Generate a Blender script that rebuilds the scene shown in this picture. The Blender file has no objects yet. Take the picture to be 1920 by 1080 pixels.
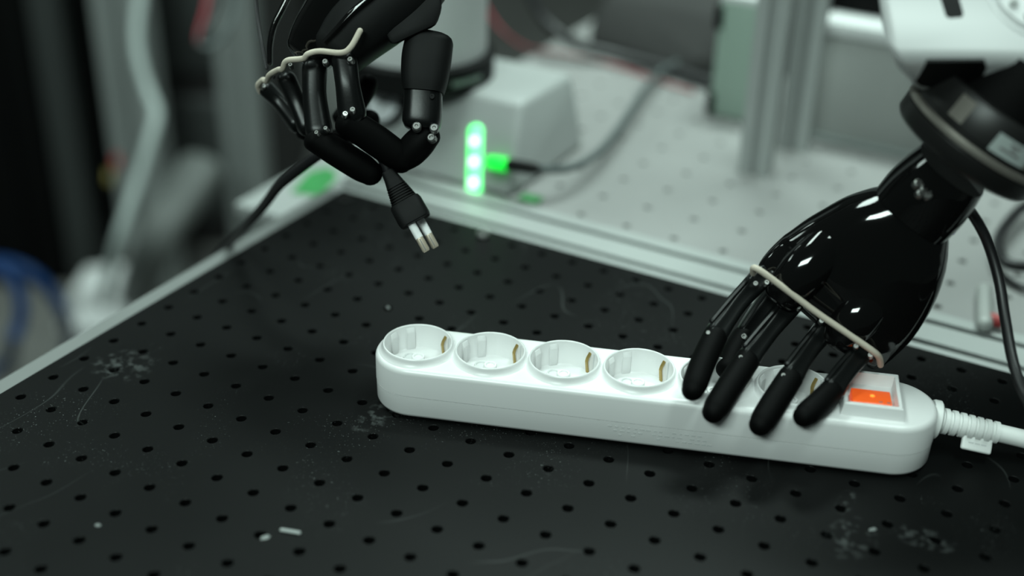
import bpy, bmesh, math, random
from mathutils import Vector, Matrix
random.seed(7)
S = bpy.context.scene
COL = S.collection
V = Vector

# ------------------------------------------------------------------ camera
FPX = 2389.16
CAM = V((0.5529245, -0.40809265, 0.42752901))
RT = V((0.870467669, 0.491710555, 0.022511471))
DN = V((0.255586551, -0.412429155, -0.874401342))
FW = V((-0.420667982, 0.766891728, -0.484680850))
cd = bpy.data.cameras.new('camera')
cam = bpy.data.objects.new('camera', cd)
COL.objects.link(cam)
cam.matrix_world = Matrix(((RT.x, -DN.x, -FW.x, CAM.x), (RT.y, -DN.y, -FW.y, CAM.y), (RT.z, -DN.z, -FW.z, CAM.z), (0, 0, 0, 1)))
cd.sensor_width = 36.0
cd.lens = FPX / 1920 * 36.0
cd.clip_start = 0.02
cd.dof.use_dof = True
cd.dof.focus_distance = 0.735
cd.dof.aperture_fstop = 2.1
S.camera = cam
S.view_settings.view_transform = 'Standard'
S.view_settings.look = 'None'
S.view_settings.gamma = 1.0
S.view_settings.exposure = 0.32
S.view_settings.use_curve_mapping = False

# ------------------------------------------------------------------ world, ceiling light and added fill panels
W = bpy.data.worlds.new('world')
S.world = W
W.use_nodes = True
W.node_tree.nodes['Background'].inputs[0].default_value = (0.75, 1.0, 0.92, 1)
W.node_tree.nodes['Background'].inputs[1].default_value = 0.03
LCOL = (0.80, 1.0, 0.93)


def area(name, loc, target, sx, sy, power, col=LCOL):
    l = bpy.data.lights.new(name, 'AREA')
    l.shape = 'RECTANGLE'
    l.size, l.size_y = sx, sy
    l.energy = power
    l.color = col
    o = bpy.data.objects.new(name, l)
    COL.objects.link(o)
    o.location = loc
    o.rotation_euler = (V(target) - V(loc)).to_track_quat('-Z', 'Y').to_euler()
    return o


for lx_, ly_, sx_, sy_, pw in ((0.15, 1.20, 1.0, 0.32, 44), (-0.65, 0.20, 0.32, 1.0, 18), (0.95, 0.10, 0.32, 1.0, 16), (-2.6, 0.25, 0.55, 1.6, 24)):  # last panel added for streaks on the black shells and light at left
    area('ceiling_and_fill_light', (lx_, ly_, 1.95), (lx_, ly_, 0.0), sx_, sy_, pw)
area('ceiling_and_fill_light', (0.5, -1.9, 1.75), (0.4, 0.0, 0.0), 1.0, 0.35, 34)  # front fill added low, aimed to brighten the upright faces


# ------------------------------------------------------------------ materials
def mat(name, col, rough=0.5, metal=0.0, spec=0.5, coat=0.0, emit=None, estr=0.0, trans=0.0, bump=0.0, bscale=300, var=0.0, vscale=20):
    m = bpy.data.materials.new(name)
    m.use_nodes = True
    nt = m.node_tree
    b = nt.nodes['Principled BSDF']
    b.inputs['Base Color'].default_value = (*col, 1)
    b.inputs['Roughness'].default_value = rough
    b.inputs['Metallic'].default_value = metal
    b.inputs['Specular IOR Level'].default_value = spec
    b.inputs['Coat Weight'].default_value = coat
    b.inputs['Coat Roughness'].default_value = 0.05
    b.inputs['Transmission Weight'].default_value = trans
    if emit:
        b.inputs['Emission Color'].default_value = (*emit, 1)
        b.inputs['Emission Strength'].default_value = estr
    tc = None
    if bump or var:
        tc = nt.nodes.new('ShaderNodeTexCoord')
    if bump:
        n = nt.nodes.new('ShaderNodeTexNoise')
        n.inputs['Scale'].default_value = bscale
        n.inputs['Detail'].default_value = 3
        bp = nt.nodes.new('ShaderNodeBump')
        bp.inputs['Strength'].default_value = bump
        bp.inputs['Distance'].default_value = 0.0005
        nt.links.new(tc.outputs['Object'], n.inputs['Vector'])
        nt.links.new(n.outputs['Fac'], bp.inputs['Height'])
        nt.links.new(bp.outputs['Normal'], b.inputs['Normal'])
    if var:
        n = nt.nodes.new('ShaderNodeTexNoise')
        n.inputs['Scale'].default_value = vscale
        n.inputs['Detail'].default_value = 4
        mx = nt.nodes.new('ShaderNodeMix')
        mx.data_type = 'RGBA'
        mx.inputs[6].default_value = (*[c * (1 - var) for c in col], 1)
        mx.inputs[7].default_value = (*[min(1, c * (1 + var)) for c in col], 1)
        nt.links.new(tc.outputs['Object'], n.inputs['Vector'])
        nt.links.new(n.outputs['Fac'], mx.inputs[0])
        nt.links.new(mx.outputs[2], b.inputs['Base Color'])
    return m


M = {}
M['white_plastic'] = mat('white_plastic', (0.70, 0.70, 0.70), 0.30, var=0.03, vscale=30)
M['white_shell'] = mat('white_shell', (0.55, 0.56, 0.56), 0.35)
M['white_cable'] = mat('white_cable', (0.72, 0.73, 0.72), 0.45)
M['gloss_black'] = mat('gloss_black', (0.003, 0.003, 0.003), 0.06, spec=0.5)
M['link_black'] = mat('link_black', (0.0040, 0.0045, 0.0045), 0.30, spec=0.22, bump=0.05, bscale=600)
M['rubber_black'] = mat('rubber_black', (0.0016, 0.0017, 0.0017), 0.6, spec=0.06, bump=0.1, bscale=1500)
M['matte_black'] = mat('matte_black', (0.0048, 0.0052, 0.0052), 0.6, spec=0.15, bump=0.1, bscale=1200)
M['sensor_dark'] = mat('sensor_dark', (0.009, 0.009, 0.0088), 0.38, spec=0.3)
M['sensor_metal'] = mat('sensor_metal', (0.30, 0.28, 0.25), 0.35, metal=0.7)
M['screw_steel'] = mat('screw_steel', (0.32, 0.32, 0.31), 0.38, metal=1.0)
M['aluminium'] = mat('aluminium', (0.31, 0.325, 0.32), 0.5, metal=0.25, var=0.04, vscale=40)
M['frame_alu'] = mat('frame_alu', (0.20, 0.215, 0.21), 0.5, metal=0.1, var=0.05, vscale=10)
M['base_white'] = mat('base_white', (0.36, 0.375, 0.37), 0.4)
M['stand_in_grey'] = mat('stand_in_grey', (0.085, 0.092, 0.088), 0.6, var=0.1, vscale=10)
M['edge_alu'] = mat('edge_alu', (0.14, 0.147, 0.144), 0.5, metal=0.1, var=0.04, vscale=40)
M['slot_dark'] = mat('slot_dark', (0.16, 0.18, 0.175), 0.6)
M['grey_table'] = mat('grey_table', (0.215, 0.215, 0.212), 0.55, var=0.10, vscale=14)
M['grey_metal'] = mat('grey_metal', (0.30, 0.31, 0.30), 0.5, metal=0.1, var=0.05, vscale=8)
M['hole_grey'] = mat('hole_grey', (0.12, 0.12, 0.12), 0.7)
M['pale_panel'] = mat('pale_panel', (0.26, 0.34, 0.29), 0.4)
M['cord_tan'] = mat('cord_tan', (0.46, 0.41, 0.34), 0.7, bump=0.3, bscale=2500)
M['cable_black'] = mat('cable_black', (0.007, 0.007, 0.008), 0.42)
M['cable_grey'] = mat('cable_grey', (0.07, 0.085, 0.085), 0.5)
M['cable_red'] = mat('cable_red', (0.25, 0.02, 0.03), 0.5)
M['cable_blue'] = mat('cable_blue', (0.001, 0.020, 0.080), 0.5, spec=0.2)
M['brass'] = mat('brass', (0.42, 0.30, 0.10), 0.35, metal=0.7)
M['pin_metal'] = mat('pin_metal', (0.62, 0.54, 0.43), 0.3, metal=0.55)
M['sleeve_white'] = mat('sleeve_white', (0.75, 0.76, 0.76), 0.4)
M['pin_grey'] = mat('pin_grey', (0.55, 0.56, 0.56), 0.4)
M['orange'] = mat('orange', (0.55, 0.09, 0.015), 0.35, emit=(1.0, 0.10, 0.01), estr=0.32)
M['neon'] = mat('neon', (0.9, 0.2, 0.02), 0.3, emit=(1.0, 0.16, 0.02), estr=1.6)
M['print_dark'] = mat('print_dark', (0.16, 0.16, 0.16), 0.6)
M['sticker'] = mat('sticker', (0.32, 0.36, 0.35), 0.5)
M['led_green'] = mat('led_green', (0.3, 0.9, 0.5), 0.3, emit=(0.07, 1.0, 0.17), estr=1.7)
M['led_core'] = mat('led_core', (0.9, 1.0, 0.9), 0.3, emit=(0.55, 1.0, 0.66), estr=1.7)
M['led_dim'] = mat('led_dim', (0.02, 0.5, 0.05), 0.3, emit=(0.0, 1.0, 0.05), estr=0.9)
M['green_label'] = mat('green_label', (0.03, 0.20, 0.055), 0.5, var=0.3, vscale=60)
M['dial_white'] = mat('dial_white', (0.62, 0.64, 0.66), 0.4)
M['dark_fabric'] = mat('dark_fabric', (0.016, 0.0155, 0.015), 0.8, var=0.3, vscale=12)
M['black_case'] = mat('black_case', (0.002, 0.002, 0.002), 0.6, spec=0.1)
M['rack_black'] = mat('rack_black', (0.002, 0.0022, 0.0022), 0.6, spec=0.1)
M['rack_grey'] = mat('rack_grey', (0.030, 0.034, 0.033), 0.6)
M['floor'] = mat('floor', (0.10, 0.10, 0.095), 0.6, var=0.25, vscale=3)
M['wall'] = mat('wall', (0.05, 0.05, 0.05), 0.8, var=0.2, vscale=2)
M['red'] = mat('red', (0.28, 0.02, 0.02), 0.5)
M['yellow'] = mat('yellow', (0.16, 0.125, 0.02), 0.5)
M['purple'] = mat('purple', (0.05, 0.03, 0.45), 0.3)
M['debris'] = mat('debris', (0.20, 0.215, 0.21), 0.7)


def board_material():
    m = bpy.data.materials.new('black_anodised')
    m.use_nodes = True
    nt = m.node_tree
    L = nt.links
    b = nt.nodes['Principled BSDF']
    tc = nt.nodes.new('ShaderNodeTexCoord')

    def noise(scale, detail=4, stretch=None, rot=0):
        n = nt.nodes.new('ShaderNodeTexNoise')
        n.inputs['Scale'].default_value = scale
        n.inputs['Detail'].default_value = detail
        mp = nt.nodes.new('ShaderNodeMapping')
        if stretch:
            mp.inputs['Scale'].default_value = stretch
        mp.inputs['Rotation'].default_value = (0, 0, rot)
        L.new(tc.outputs['Object'], mp.inputs['Vector'])
        L.new(mp.outputs['Vector'], n.inputs['Vector'])
        return n

    def ramp(src, a, bb):
        r = nt.nodes.new('ShaderNodeMapRange')
        r.inputs[1].default_value = a
        r.inputs[2].default_value = bb
        L.new(src, r.inputs[0])
        return r.outputs[0]

    def math_(op, x, y):
        q = nt.nodes.new('ShaderNodeMath')
        q.operation = op
        for i, s in enumerate((x, y)):
            if isinstance(s, (int, float)):
                q.inputs[i].default_value = s
            else:
                L.new(s, q.inputs[i])
        return q.outputs[0]

    # scuffs: thin iso-lines of a stretched noise, only in some patches
    scr = None
    for rot, sc in ((0.4, 9), (1.3, 7), (2.3, 8)):
        n = noise(sc, 2, (1, 0.35, 1), rot)
        d = math_('ABSOLUTE', math_('SUBTRACT', n.outputs['Fac'], 0.5), 0)
        line = ramp(d, 0.0022, 0.0)
        patch = ramp(noise(11, 2, None, rot * 3).outputs['Fac'], 0.56, 0.68)
        s = math_('MULTIPLY', line, patch)
        scr = s if scr is None else math_('MAXIMUM', scr, s)
    dust = math_('MULTIPLY', ramp(noise(900, 2).outputs['Fac'], 0.66, 0.75), ramp(noise(14, 3).outputs['Fac'], 0.52, 0.66))
    # worn smear patches with a shape of their own
    sep = nt.nodes.new('ShaderNodeSeparateXYZ')
    L.new(tc.outputs['Object'], sep.inputs[0])
    smear = None
    for cx, cy, rx, ry in ((-0.337, -0.006, 0.017, 0.015), (0.088, 0.093, 0.004, 0.012), (0.099, 0.066, 0.011, 0.016), (0.132, 0.085, 0.015, 0.008), (-0.172, 0.030, 0.008, 0.018)):
        dx = math_('DIVIDE', math_('SUBTRACT', sep.outputs[0], cx), rx)
        dy = math_('DIVIDE', math_('SUBTRACT', sep.outputs[1], cy), ry)
        rr = math_('ADD', math_('MULTIPLY', dx, dx), math_('MULTIPLY', dy, dy))
        k = math_('MULTIPLY', ramp(rr, 1.6, 0.2), ramp(noise(190, 7).outputs['Fac'], 0.50, 0.64))
        smear = k if smear is None else math_('MAXIMUM', smear, k)
    wear = math_('MINIMUM', math_('ADD', math_('MULTIPLY', scr, 0.06), math_('ADD', math_('MULTIPLY', dust, 0.22), math_('MULTIPLY', smear, 0.08))), 1.0)
    mx = nt.nodes.new('ShaderNodeMix')
    mx.data_type = 'RGBA'
    mx.inputs[6].default_value = (0.0021, 0.0024, 0.0024, 1)
    mx.inputs[7].default_value = (0.42, 0.46, 0.45, 1)
    L.new(wear, mx.inputs[0])
    L.new(mx.outputs[2], b.inputs['Base Color'])
    rg = ramp(noise(6, 3).outputs['Fac'], 0.3, 0.7)
    L.new(math_('ADD', math_('MULTIPLY', rg, 0.10), 0.42), b.inputs['Roughness'])
    b.inputs['Specular IOR Level'].default_value = 0.11
    bp = nt.nodes.new('ShaderNodeBump')
    bp.inputs['Strength'].default_value = 0.06
    bp.inputs['Distance'].default_value = 0.0003
    L.new(noise(1800, 2).outputs['Fac'], bp.inputs['Height'])
    L.new(bp.outputs['Normal'], b.inputs['Normal'])
    return m


M['board'] = board_material()

# ------------------------------------------------------------------ helpers
WM = {}


def at(px, py, d):
    """point at depth d (metres) along the line of sight of photo pixel px,py"""
    return CAM + (RT * ((px - 960) / FPX) + DN * ((py - 540) / FPX) + FW) * d


def ray(px, py):
    return RT * ((px - 960) / FPX) + DN * ((py - 540) / FPX) + FW


def hit(px, py, P0, N):
    r = ray(px, py)
    return CAM + r * ((V(P0) - CAM).dot(N) / r.dot(N))


def onz(px, py, z):
    return hit(px, py, (0, 0, z), V((0, 0, 1)))


def tag(o, label, cat, group=None, kind=None):
    if label:
        o['label'] = label
    if cat:
        o['category'] = cat
    if group:
        o['group'] = group
    if kind:
        o['kind'] = kind
    return o


def thing(name, label, cat, loc, rotz=0.0, group=None):
    o = bpy.data.objects.new(name, None)
    o.empty_display_size = 0.01
    COL.objects.link(o)
    o.location = loc
    o.rotation_euler = (0, 0, rotz)
    WM[o.name] = Matrix.Translation(V(loc)) @ Matrix.Rotation(rotz, 4, 'Z')
    return tag(o, label, cat, group)


def merge(*geos):
    vs, fs = [], []
    for v, f in geos:
        k = len(vs)
        vs += list(v)
        fs += [[i + k for i in q] for q in f]
    return vs, fs


def xf(geo, mtx):
    return [mtx @ V(v) for v in geo[0]], geo[1]


def mesh(name, geo, m, parent=None, smooth=True, angle=40, label=None):
    vs, fs = geo
    vs = [V(v) for v in vs]
    lo = V([min(v[i] for v in vs) for i in range(3)])
    hi = V([max(v[i] for v in vs) for i in range(3)])
    org = V(((lo.x + hi.x) / 2, (lo.y + hi.y) / 2, lo.z))
    me = bpy.data.meshes.new(name)
    me.from_pydata([v - org for v in vs], [], [list(f) for f in fs])
    bm = bmesh.new()
    bm.from_mesh(me)
    bmesh.ops.remove_doubles(bm, verts=bm.verts, dist=1e-6)
    bmesh.ops.recalc_face_normals(bm, faces=bm.faces)
    if smooth:
        ca = math.radians(angle)
        for f in bm.faces:
            f.smooth = True
        for e in bm.edges:
            if len(e.link_faces) == 2 and e.calc_face_angle(0) > ca:
                e.smooth = False
    bm.to_mesh(me)
    bm.free()
    me.materials.append(M[m] if isinstance(m, str) else m)
    o = bpy.data.objects.new(name, me)
    COL.objects.link(o)
    o.location = org
    WM[o.name] = Matrix.Translation(org)
    if parent is not None:
        o.parent = parent
        o.matrix_parent_inverse = WM[parent.name].inverted()
    if label:
        o['label'] = label
    return o


def frames(path, side):
    out = []
    n = len(path)
    for i in range(n):
        t = (path[min(i + 1, n - 1)] - path[max(i - 1, 0)]).normalized()
        s = side[i] if isinstance(side, list) else side
        a = (s - t * s.dot(t))
        if a.length < 1e-6:
            a = t.orthogonal()
        a.normalize()
        out.append((t, a, t.cross(a).normalized()))
    return out


def catmull(pts, k=6):
    """pts: list of tuples of floats; resampled smoothly"""
    n = len(pts)
    out = []
    for i in range(n - 1):
        p0, p1, p2, p3 = pts[max(i - 1, 0)], pts[i], pts[i + 1], pts[min(i + 2, n - 1)]
        for j in range(k):
            t = j / k
            out.append(tuple(0.5 * (2 * b + (c - a) * t + (2 * a - 5 * b + 4 * c - d) * t * t + (3 * b - a - 3 * c + d) * t ** 3) for a, b, c, d in zip(p0, p1, p2, p3)))
    out.append(tuple(pts[-1]))
    return out


def sweep(path, radii, side, seg=20, exp=2.0, cap=(True, True), groove=0.0):
    """loft of (super)elliptic rings; radii list of (ra, rb); ra along side; rounded or flat caps"""
    path = [V(p) for p in path]
    fr = frames(path, side)
    rings = []

    def ring(c, A, B, ra, rb):
        r = []
        for k in range(seg):
            th = 2 * math.pi * k / seg
            cx, sx = math.cos(th), math.sin(th)
            x = math.copysign(abs(cx) ** (2 / exp), cx)
            y = math.copysign(abs(sx) ** (2 / exp), sx)
            g = 1.0
            if groove:
                g = 1 - groove * max(0, abs(sx)) ** 6
            r.append(c + A * (x * ra) + B * (y * rb * g))
        return r

    t0, A0, B0 = fr[0]
    if cap[0]:
        ra, rb = radii[0]
        h = min(ra, rb) * (cap[0] if cap[0] is not True else 1.0)
        for j in range(5, 0, -1):
            ph = math.pi / 2 * j / 5.3
            rings.append(ring(path[0] - t0 * (h * math.sin(ph)), A0, B0, ra * math.cos(ph), rb * math.cos(ph)))
    for p, (t, A, B), (ra, rb) in zip(path, fr, radii):
        rings.append(ring(p, A, B, ra, rb))
    t1, A1, B1 = fr[-1]
    if cap[1]:
        ra, rb = radii[-1]
        h = min(ra, rb) * (cap[1] if cap[1] is not True else 1.0)
        for j in range(1, 6):
            ph = math.pi / 2 * j / 5.3
            rings.append(ring(path[-1] + t1 * (h * math.sin(ph)), A1, B1, ra * math.cos(ph), rb * math.cos(ph)))
    vs = [v for r in rings for v in r]
    fs = []
    for i in range(len(rings) - 1):
        for k in range(seg):
            k2 = (k + 1) % seg
            fs.append([i * seg + k, i * seg + k2, (i + 1) * seg + k2, (i + 1) * seg + k])
    fs.append(list(range(seg)))
    fs.append([(len(rings) - 1) * seg + k for k in range(seg)])
    return vs, fs


def psweep(rows, side, seg=20, exp=2.0, cap=(True, True), k=5, groove=0.0):
    """rows: (px, py, depth, ra_px, rb_m); width in photo pixels at that depth"""
    rr = []
    for px, py, d, ra, rb in rows:
        p = at(px, py, d)
        rr.append((p.x, p.y, p.z, ra * d / FPX, rb))
    rr = catmull(rr, k)
    return sweep([V(r[:3]) for r in rr], [(r[3], r[4]) for r in rr], side, seg, exp, cap, groove)


def cable(pts, r, seg=10, k=8):
    pts = [tuple(p) for p in pts]
    c = [V(p) for p in catmull(pts, k)]
    fr0 = None
    # parallel transport frame
    side = []
    t0 = (c[1] - c[0]).normalized()
    a = t0.orthogonal().normalized()
    for i in range(len(c)):
        t = (c[min(i + 1, len(c) - 1)] - c[max(i - 1, 0)]).normalized()
        a = (a - t * a.dot(t)).normalized()
        side.append(a.copy())
    return sweep(c, [(r, r)] * len(c), side, seg, 2.0, (True, True))


def pcable(rows, r, seg=10, k=8):
    return cable([at(*q) for q in rows], r, seg, k)


def lathe(org, axis, prof, seg=48, a0=0.0, a1=2 * math.pi, ref=None):
    """prof: (r, h) pairs about axis at org"""
    axis = V(axis).normalized()
    A = (V(ref) - axis * V(ref).dot(axis)).normalized() if ref is not None else axis.orthogonal().normalized()
    B = axis.cross(A)
    full = abs(a1 - a0 - 2 * math.pi) < 1e-6
    ns = seg if full else seg + 1
    vs, fs = [], []
    for r, h in prof:
        for k in range(ns):
            th = a0 + (a1 - a0) * k / seg
            vs.append(V(org) + axis * h + (A * math.cos(th) + B * math.sin(th)) * max(r, 1e-5))
    for i in range(len(prof) - 1):
        for k in range(seg):
            k2 = (k + 1) % ns
            fs.append([i * ns + k, i * ns + k2, (i + 1) * ns + k2, (i + 1) * ns + k])
    return vs, fs


def hull(pts, bevel=0.0, seg=3):
    bm = bmesh.new()
    for p in pts:
        bm.verts.new(p)
    r = bmesh.ops.convex_hull(bm, input=bm.verts)
    junk = [g for g in r['geom_interior'] if isinstance(g, bmesh.types.BMVert)]
    if junk:
        bmesh.ops.delete(bm, geom=junk, context='VERTS')
    bmesh.ops.dissolve_limit(bm, angle_limit=0.03, verts=bm.verts, edges=bm.edges)
    if bevel:
        bmesh.ops.bevel(bm, geom=list(bm.edges), offset=bevel, segments=seg, profile=0.5, affect='EDGES', clamp_overlap=True)
    bm.verts.ensure_lookup_table()
    bm.verts.index_update()
    out = ([v.co.copy() for v in bm.verts], [[v.index for v in f.verts] for f in bm.faces])
    bm.free()
    return out


def box(x0, x1, y0, y1, z0, z1, bevel=0.0, seg=2):
    return hull([V((x, y, z)) for x in (x0, x1) for y in (y0, y1) for z in (z0, z1)], bevel, seg)


def obox(c, ax, ay, az, hx, hy, hz, bevel=0.0, seg=2):
    c = V(c)
    return hull([c + ax * (i * hx) + ay * (j * hy) + az * (k * hz) for i in (-1, 1) for j in (-1, 1) for k in (-1, 1)], bevel, seg)


def prism(poly, nrm, th):
    """flat polygon (world points) thickened by th along nrm"""
    n = len(poly)
    vs = [V(p) for p in poly] + [V(p) + nrm * th for p in poly]
    fs = [list(range(n)), list(range(n, 2 * n))] + [[i, (i + 1) % n, n + (i + 1) % n, n + i] for i in range(n)]
    return vs, fs


def struct(o):
    o['kind'] = 'structure'
    return o


# ------------------------------------------------------------------ the room
FZ = -0.80
struct(mesh('floor', box(-4, 3.5, -1.5, 5.5, FZ - 0.05, FZ), 'floor'))
struct(mesh('wall_back', box(-4, 3.5, 5.5, 5.6, FZ, 2.0), 'wall'))
struct(mesh('wall_left', box(-4.1, -4, -1.5, 5.5, FZ, 2.0), 'wall'))


def plate_with_holes(x0, y0, pitch, nx, ny, r, chamfer, ztop, depth, seg=16, ymin=-9):
    """perforated plate: nx * ny square cells, each with a real chamfered bore"""
    vs, fs = [], []
    h = pitch / 2
    for i in range(nx):
        for j in range(ny):
            cx, cy = x0 + i * pitch, y0 + j * pitch
            b = len(vs)
            for k in range(seg):
                th = 2 * math.pi * (k + 0.0) / seg + math.pi / 4
                c, s = math.cos(th), math.sin(th)
                q = max(abs(c), abs(s))
                vs.append((cx + c / q * h, max(ymin, cy + s / q * h), ztop))
            for rr, z in ((r + chamfer, ztop), (r, ztop - chamfer), (r, ztop - depth)):
                for k in range(seg):
                    th = 2 * math.pi * k / seg + math.pi / 4
                    vs.append((cx + rr * math.cos(th), cy + rr * math.sin(th), z))
            for lv in range(3):
                for k in range(seg):
                    k2 = (k + 1) % seg
                    fs.append((b + lv * seg + k, b + lv * seg + k2, b + (lv + 1) * seg + k2, b + (lv + 1) * seg + k))
            fs.append(tuple(b + 3 * seg + k for k in range(seg)))
    X0, X1, Y0, Y1 = x0 - h, x0 + (nx - .5) * pitch, max(ymin, y0 - h), y0 + (ny - .5) * pitch
    b = len(vs)
    zb = ztop - depth - 0.0012
    vs += [(X0, Y0, ztop), (X1, Y0, ztop), (X1, Y1, ztop), (X0, Y1, ztop), (X0, Y0, zb), (X1, Y0, zb), (X1, Y1, zb), (X0, Y1, zb)]
    fs += [(b, b + 1, b + 5, b + 4), (b + 1, b + 2, b + 6, b + 5), (b + 2, b + 3, b + 7, b + 6), (b + 3, b, b + 4, b + 7), (b + 4, b + 5, b + 6, b + 7)]
    return vs, fs


# workbench that carries the black board
wb = thing('workbench', 'dark workbench under the black perforated board', 'bench', (0.35, 0.1, FZ))
mesh('bench_top', box(-0.02, 0.74, -0.21, 0.40, -0.115, -0.070, 0.003), 'rack_grey', wb)
for x in (0.02, 0.70):
    for y in (-0.17, 0.36):
        mesh('leg', box(x - 0.02, x + 0.02, y - 0.02, y + 0.02, FZ, -0.115, 0.003), 'rack_grey', wb)

# black perforated board
P = 0.025
bb = thing('breadboard', 'black perforated breadboard with scratched surface under the power strip', 'breadboard', (0.3, 0.06, -0.010))
mesh('perforated_plate', plate_with_holes(0.0, -8 * P, P, 30, 22, 0.0029, 0.0004, 0.0, 0.0085), 'board', bb, smooth=False)


def cap_screw(c, r, m, parent, name='screw', n=V((0, 0, 1)), h=0.0016):
    return mesh(name, lathe(c, n, [(0, -0.001), (r, -0.001), (r, h * .6), (r * .8, h), (r * .5, h), (r * .46, h * .3), (0, h * .3)], 14), m, parent, angle=30)


cap_screw(V((0, 13 * P, 0.0001)), 0.0066, 'matte_black', bb)
cap_screw(V((5 * P, 13 * P, 0.0003)), 0.0052, 'screw_steel', bb, h=0.004)


# aluminium T-slot profiles
def profile_section(slots, w, h, sw=0.0062, d=0.009):
    """outline in (across, up) with T slots in the top face; up=0 is the top"""
    pts = [(0, -h), (0, 0)]
    for s in slots:
        pts += [(s - sw / 2, 0), (s - sw / 2, -0.002), (s - sw / 2 - 0.003, -0.003), (s - sw / 2 - 0.003, -d), (s + sw / 2 + 0.003, -d), (s + sw / 2 + 0.003, -0.003), (s + sw / 2, -0.002), (s + sw / 2, 0)]
    pts += [(w, 0), (w, -h)]
    return pts


def extrude(sec, o, ax, up, along, L):
    n = len(sec)
    vs = [V(o) + ax * a + up * b for a, b in sec] + [V(o) + ax * a + up * b + along * L for a, b in sec]
    fs = [list(range(n)), list(range(n, 2 * n))] + [[i, (i + 1) % n, n + (i + 1) % n, n + i] for i in range(n)]
    return vs, fs


X, Y, Z = V((1, 0, 0)), V((0, 1, 0)), V((0, 0, 1))
pr = thing('aluminium_profile', 'twin-slot aluminium profile along the far edge of the black board', 'profile', (0.35, 0.38, -0.07))
mesh('profile_bar', extrude(profile_section((0.015, 0.045), 0.06, 0.06), (-0.0375, 0.3495, -0.010), Y, Z, X, 0.86), 'aluminium', pr, smooth=False)
for s in (0.3645, 0.3945):
    mesh('slot_floor', box(-0.0375, 0.82, s - 0.0058, s + 0.0058, -0.0192, -0.0182), 'slot_dark', pr, smooth=False)
pl = thing('aluminium_profile', 'slim aluminium edge bar along the left side of the black board', 'profile', (-0.023, 0.07, -0.07))
mesh('profile_bar', extrude(profile_section((0.015,), 0.03, 0.06), (-0.0375, -0.30, -0.010), X, Z, Y, 0.6494), 'edge_alu', pl, smooth=False)

# grey perforated table behind
gt = thing('optical_table', 'pale grey perforated optical table behind the black board', 'table', (0.5, 0.8, FZ))
mesh('table_top', plate_with_holes(-0.040, 0.419, 0.040, 30, 17, 0.003, 0.0006, -0.0102, 0.045, 12, 0.4097), 'grey_table', gt, smooth=False)
for x in (0.0, 1.08):
    for y in (0.45, 1.03):
        mesh('leg', box(x - 0.03, x + 0.03, y - 0.03, y + 0.03, FZ, -0.0560, 0.004), 'grey_metal', gt)

# ------------------------------------------------------------------ power strip
ANG = math.atan2(0.331, 0.9436)
SO = V((math.cos(ANG) * 0.2045 - math.sin(ANG) * 0.050, math.sin(ANG) * 0.2045 + math.cos(ANG) * 0.050, 0.0))
SM = Matrix.Translation(SO) @ Matrix.Rotation(ANG, 4, 'Z')
ps = thing('power_strip', 'white six-way power strip with glowing orange switch', 'power strip', SO, ANG)
LN = 0.3205


def stadium(off, z, r=0.0245, hw=0.025, n=14):
    pts = []
    R = r - off
    for cx, cy, a0 in ((LN - r, hw - r, 0), (r, hw - r, 90), (r, -hw + r, 180), (LN - r, -hw + r, 270)):
        for k in range(n + 1):
            th = math.radians(a0 + 90 * k / n)
            pts.append(V((cx + R * math.cos(th), cy + R * math.sin(th), z)))
    return pts


def stack(rings, bottom=True, top=True):
    n = len(rings[0])
    vs = [v for r in rings for v in r]
    fs = []
    for i in range(len(rings) - 1):
        for k in range(n):
            fs.append([i * n + k, i * n + (k + 1) % n, (i + 1) * n + (k + 1) % n, (i + 1) * n + k])
    if bottom:
        fs.append(list(range(n)))
    if top:
        fs.append([(len(rings) - 1) * n + k for k in range(n)])
    return vs, fs


def S_(geo):
    return xf(geo, SM)


mesh('housing_base', S_(stack([stadium(0.0032, 0.0008), stadium(0.0012, 0.0016), stadium(0.0004, 0.0035), stadium(0.0002, 0.0150), stadium(0.0014, 0.0152), stadium(0.0016, 0.0156)])), 'white_plastic', ps, angle=50)
SOCK = [0.0248 + 0.0432 * k for k in range(6)]


def strip_top():
    bm = bmesh.new()
    rings = [stadium(0.0014, 0.0155), stadium(0.0, 0.0157), stadium(0.0, 0.0300), stadium(0.0003, 0.0313), stadium(0.0010, 0.0325), stadium(0.0021, 0.0333), stadium(0.0033, 0.0336)]
    vr = [[bm.verts.new(p) for p in r] for r in rings]
    n = len(rings[0])
    for i in range(len(rings) - 1):
        for k in range(n):
            bm.faces.new((vr[i][k], vr[i][(k + 1) % n], vr[i + 1][(k + 1) % n], vr[i + 1][k]))
    edges = [bm.edges.get((vr[-1][k], vr[-1][(k + 1) % n])) for k in range(n)]
    for cx in SOCK:
        c = [bm.verts.new((cx + 0.0206 * math.cos(2 * math.pi * k / 40), 0.0206 * math.sin(2 * math.pi * k / 40), 0.0336)) for k in range(40)]
        edges += [bm.edges.new((c[k], c[(k + 1) % 40])) for k in range(40)]
    bmesh.ops.triangle_fill(bm, use_beauty=True, use_dissolve=False, edges=edges)
    bm.faces.new(vr[0])
    bm.verts.index_update()
    out = ([v.co.copy() for v in bm.verts], [[v.index for v in f.verts] for f in bm.faces])
    bm.free()
    return out


mesh('housing_cover', S_(strip_top()), 'white_plastic', ps, angle=50)

sock_prof = [(0.0234, 0.0326), (0.0229, 0.0333), (0.0221, 0.0339), (0.0213, 0.0349), (0.0208, 0.0362), (0.0206, 0.0372), (0.0203, 0.0379), (0.0199, 0.0381), (0.0195, 0.0379), (0.0193, 0.0373), (0.0190, 0.0226), (0.0184, 0.0220), (0.0, 0.0220)]
sock_geo = lathe((0, 0, 0), Z, sock_prof, 56)


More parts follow.
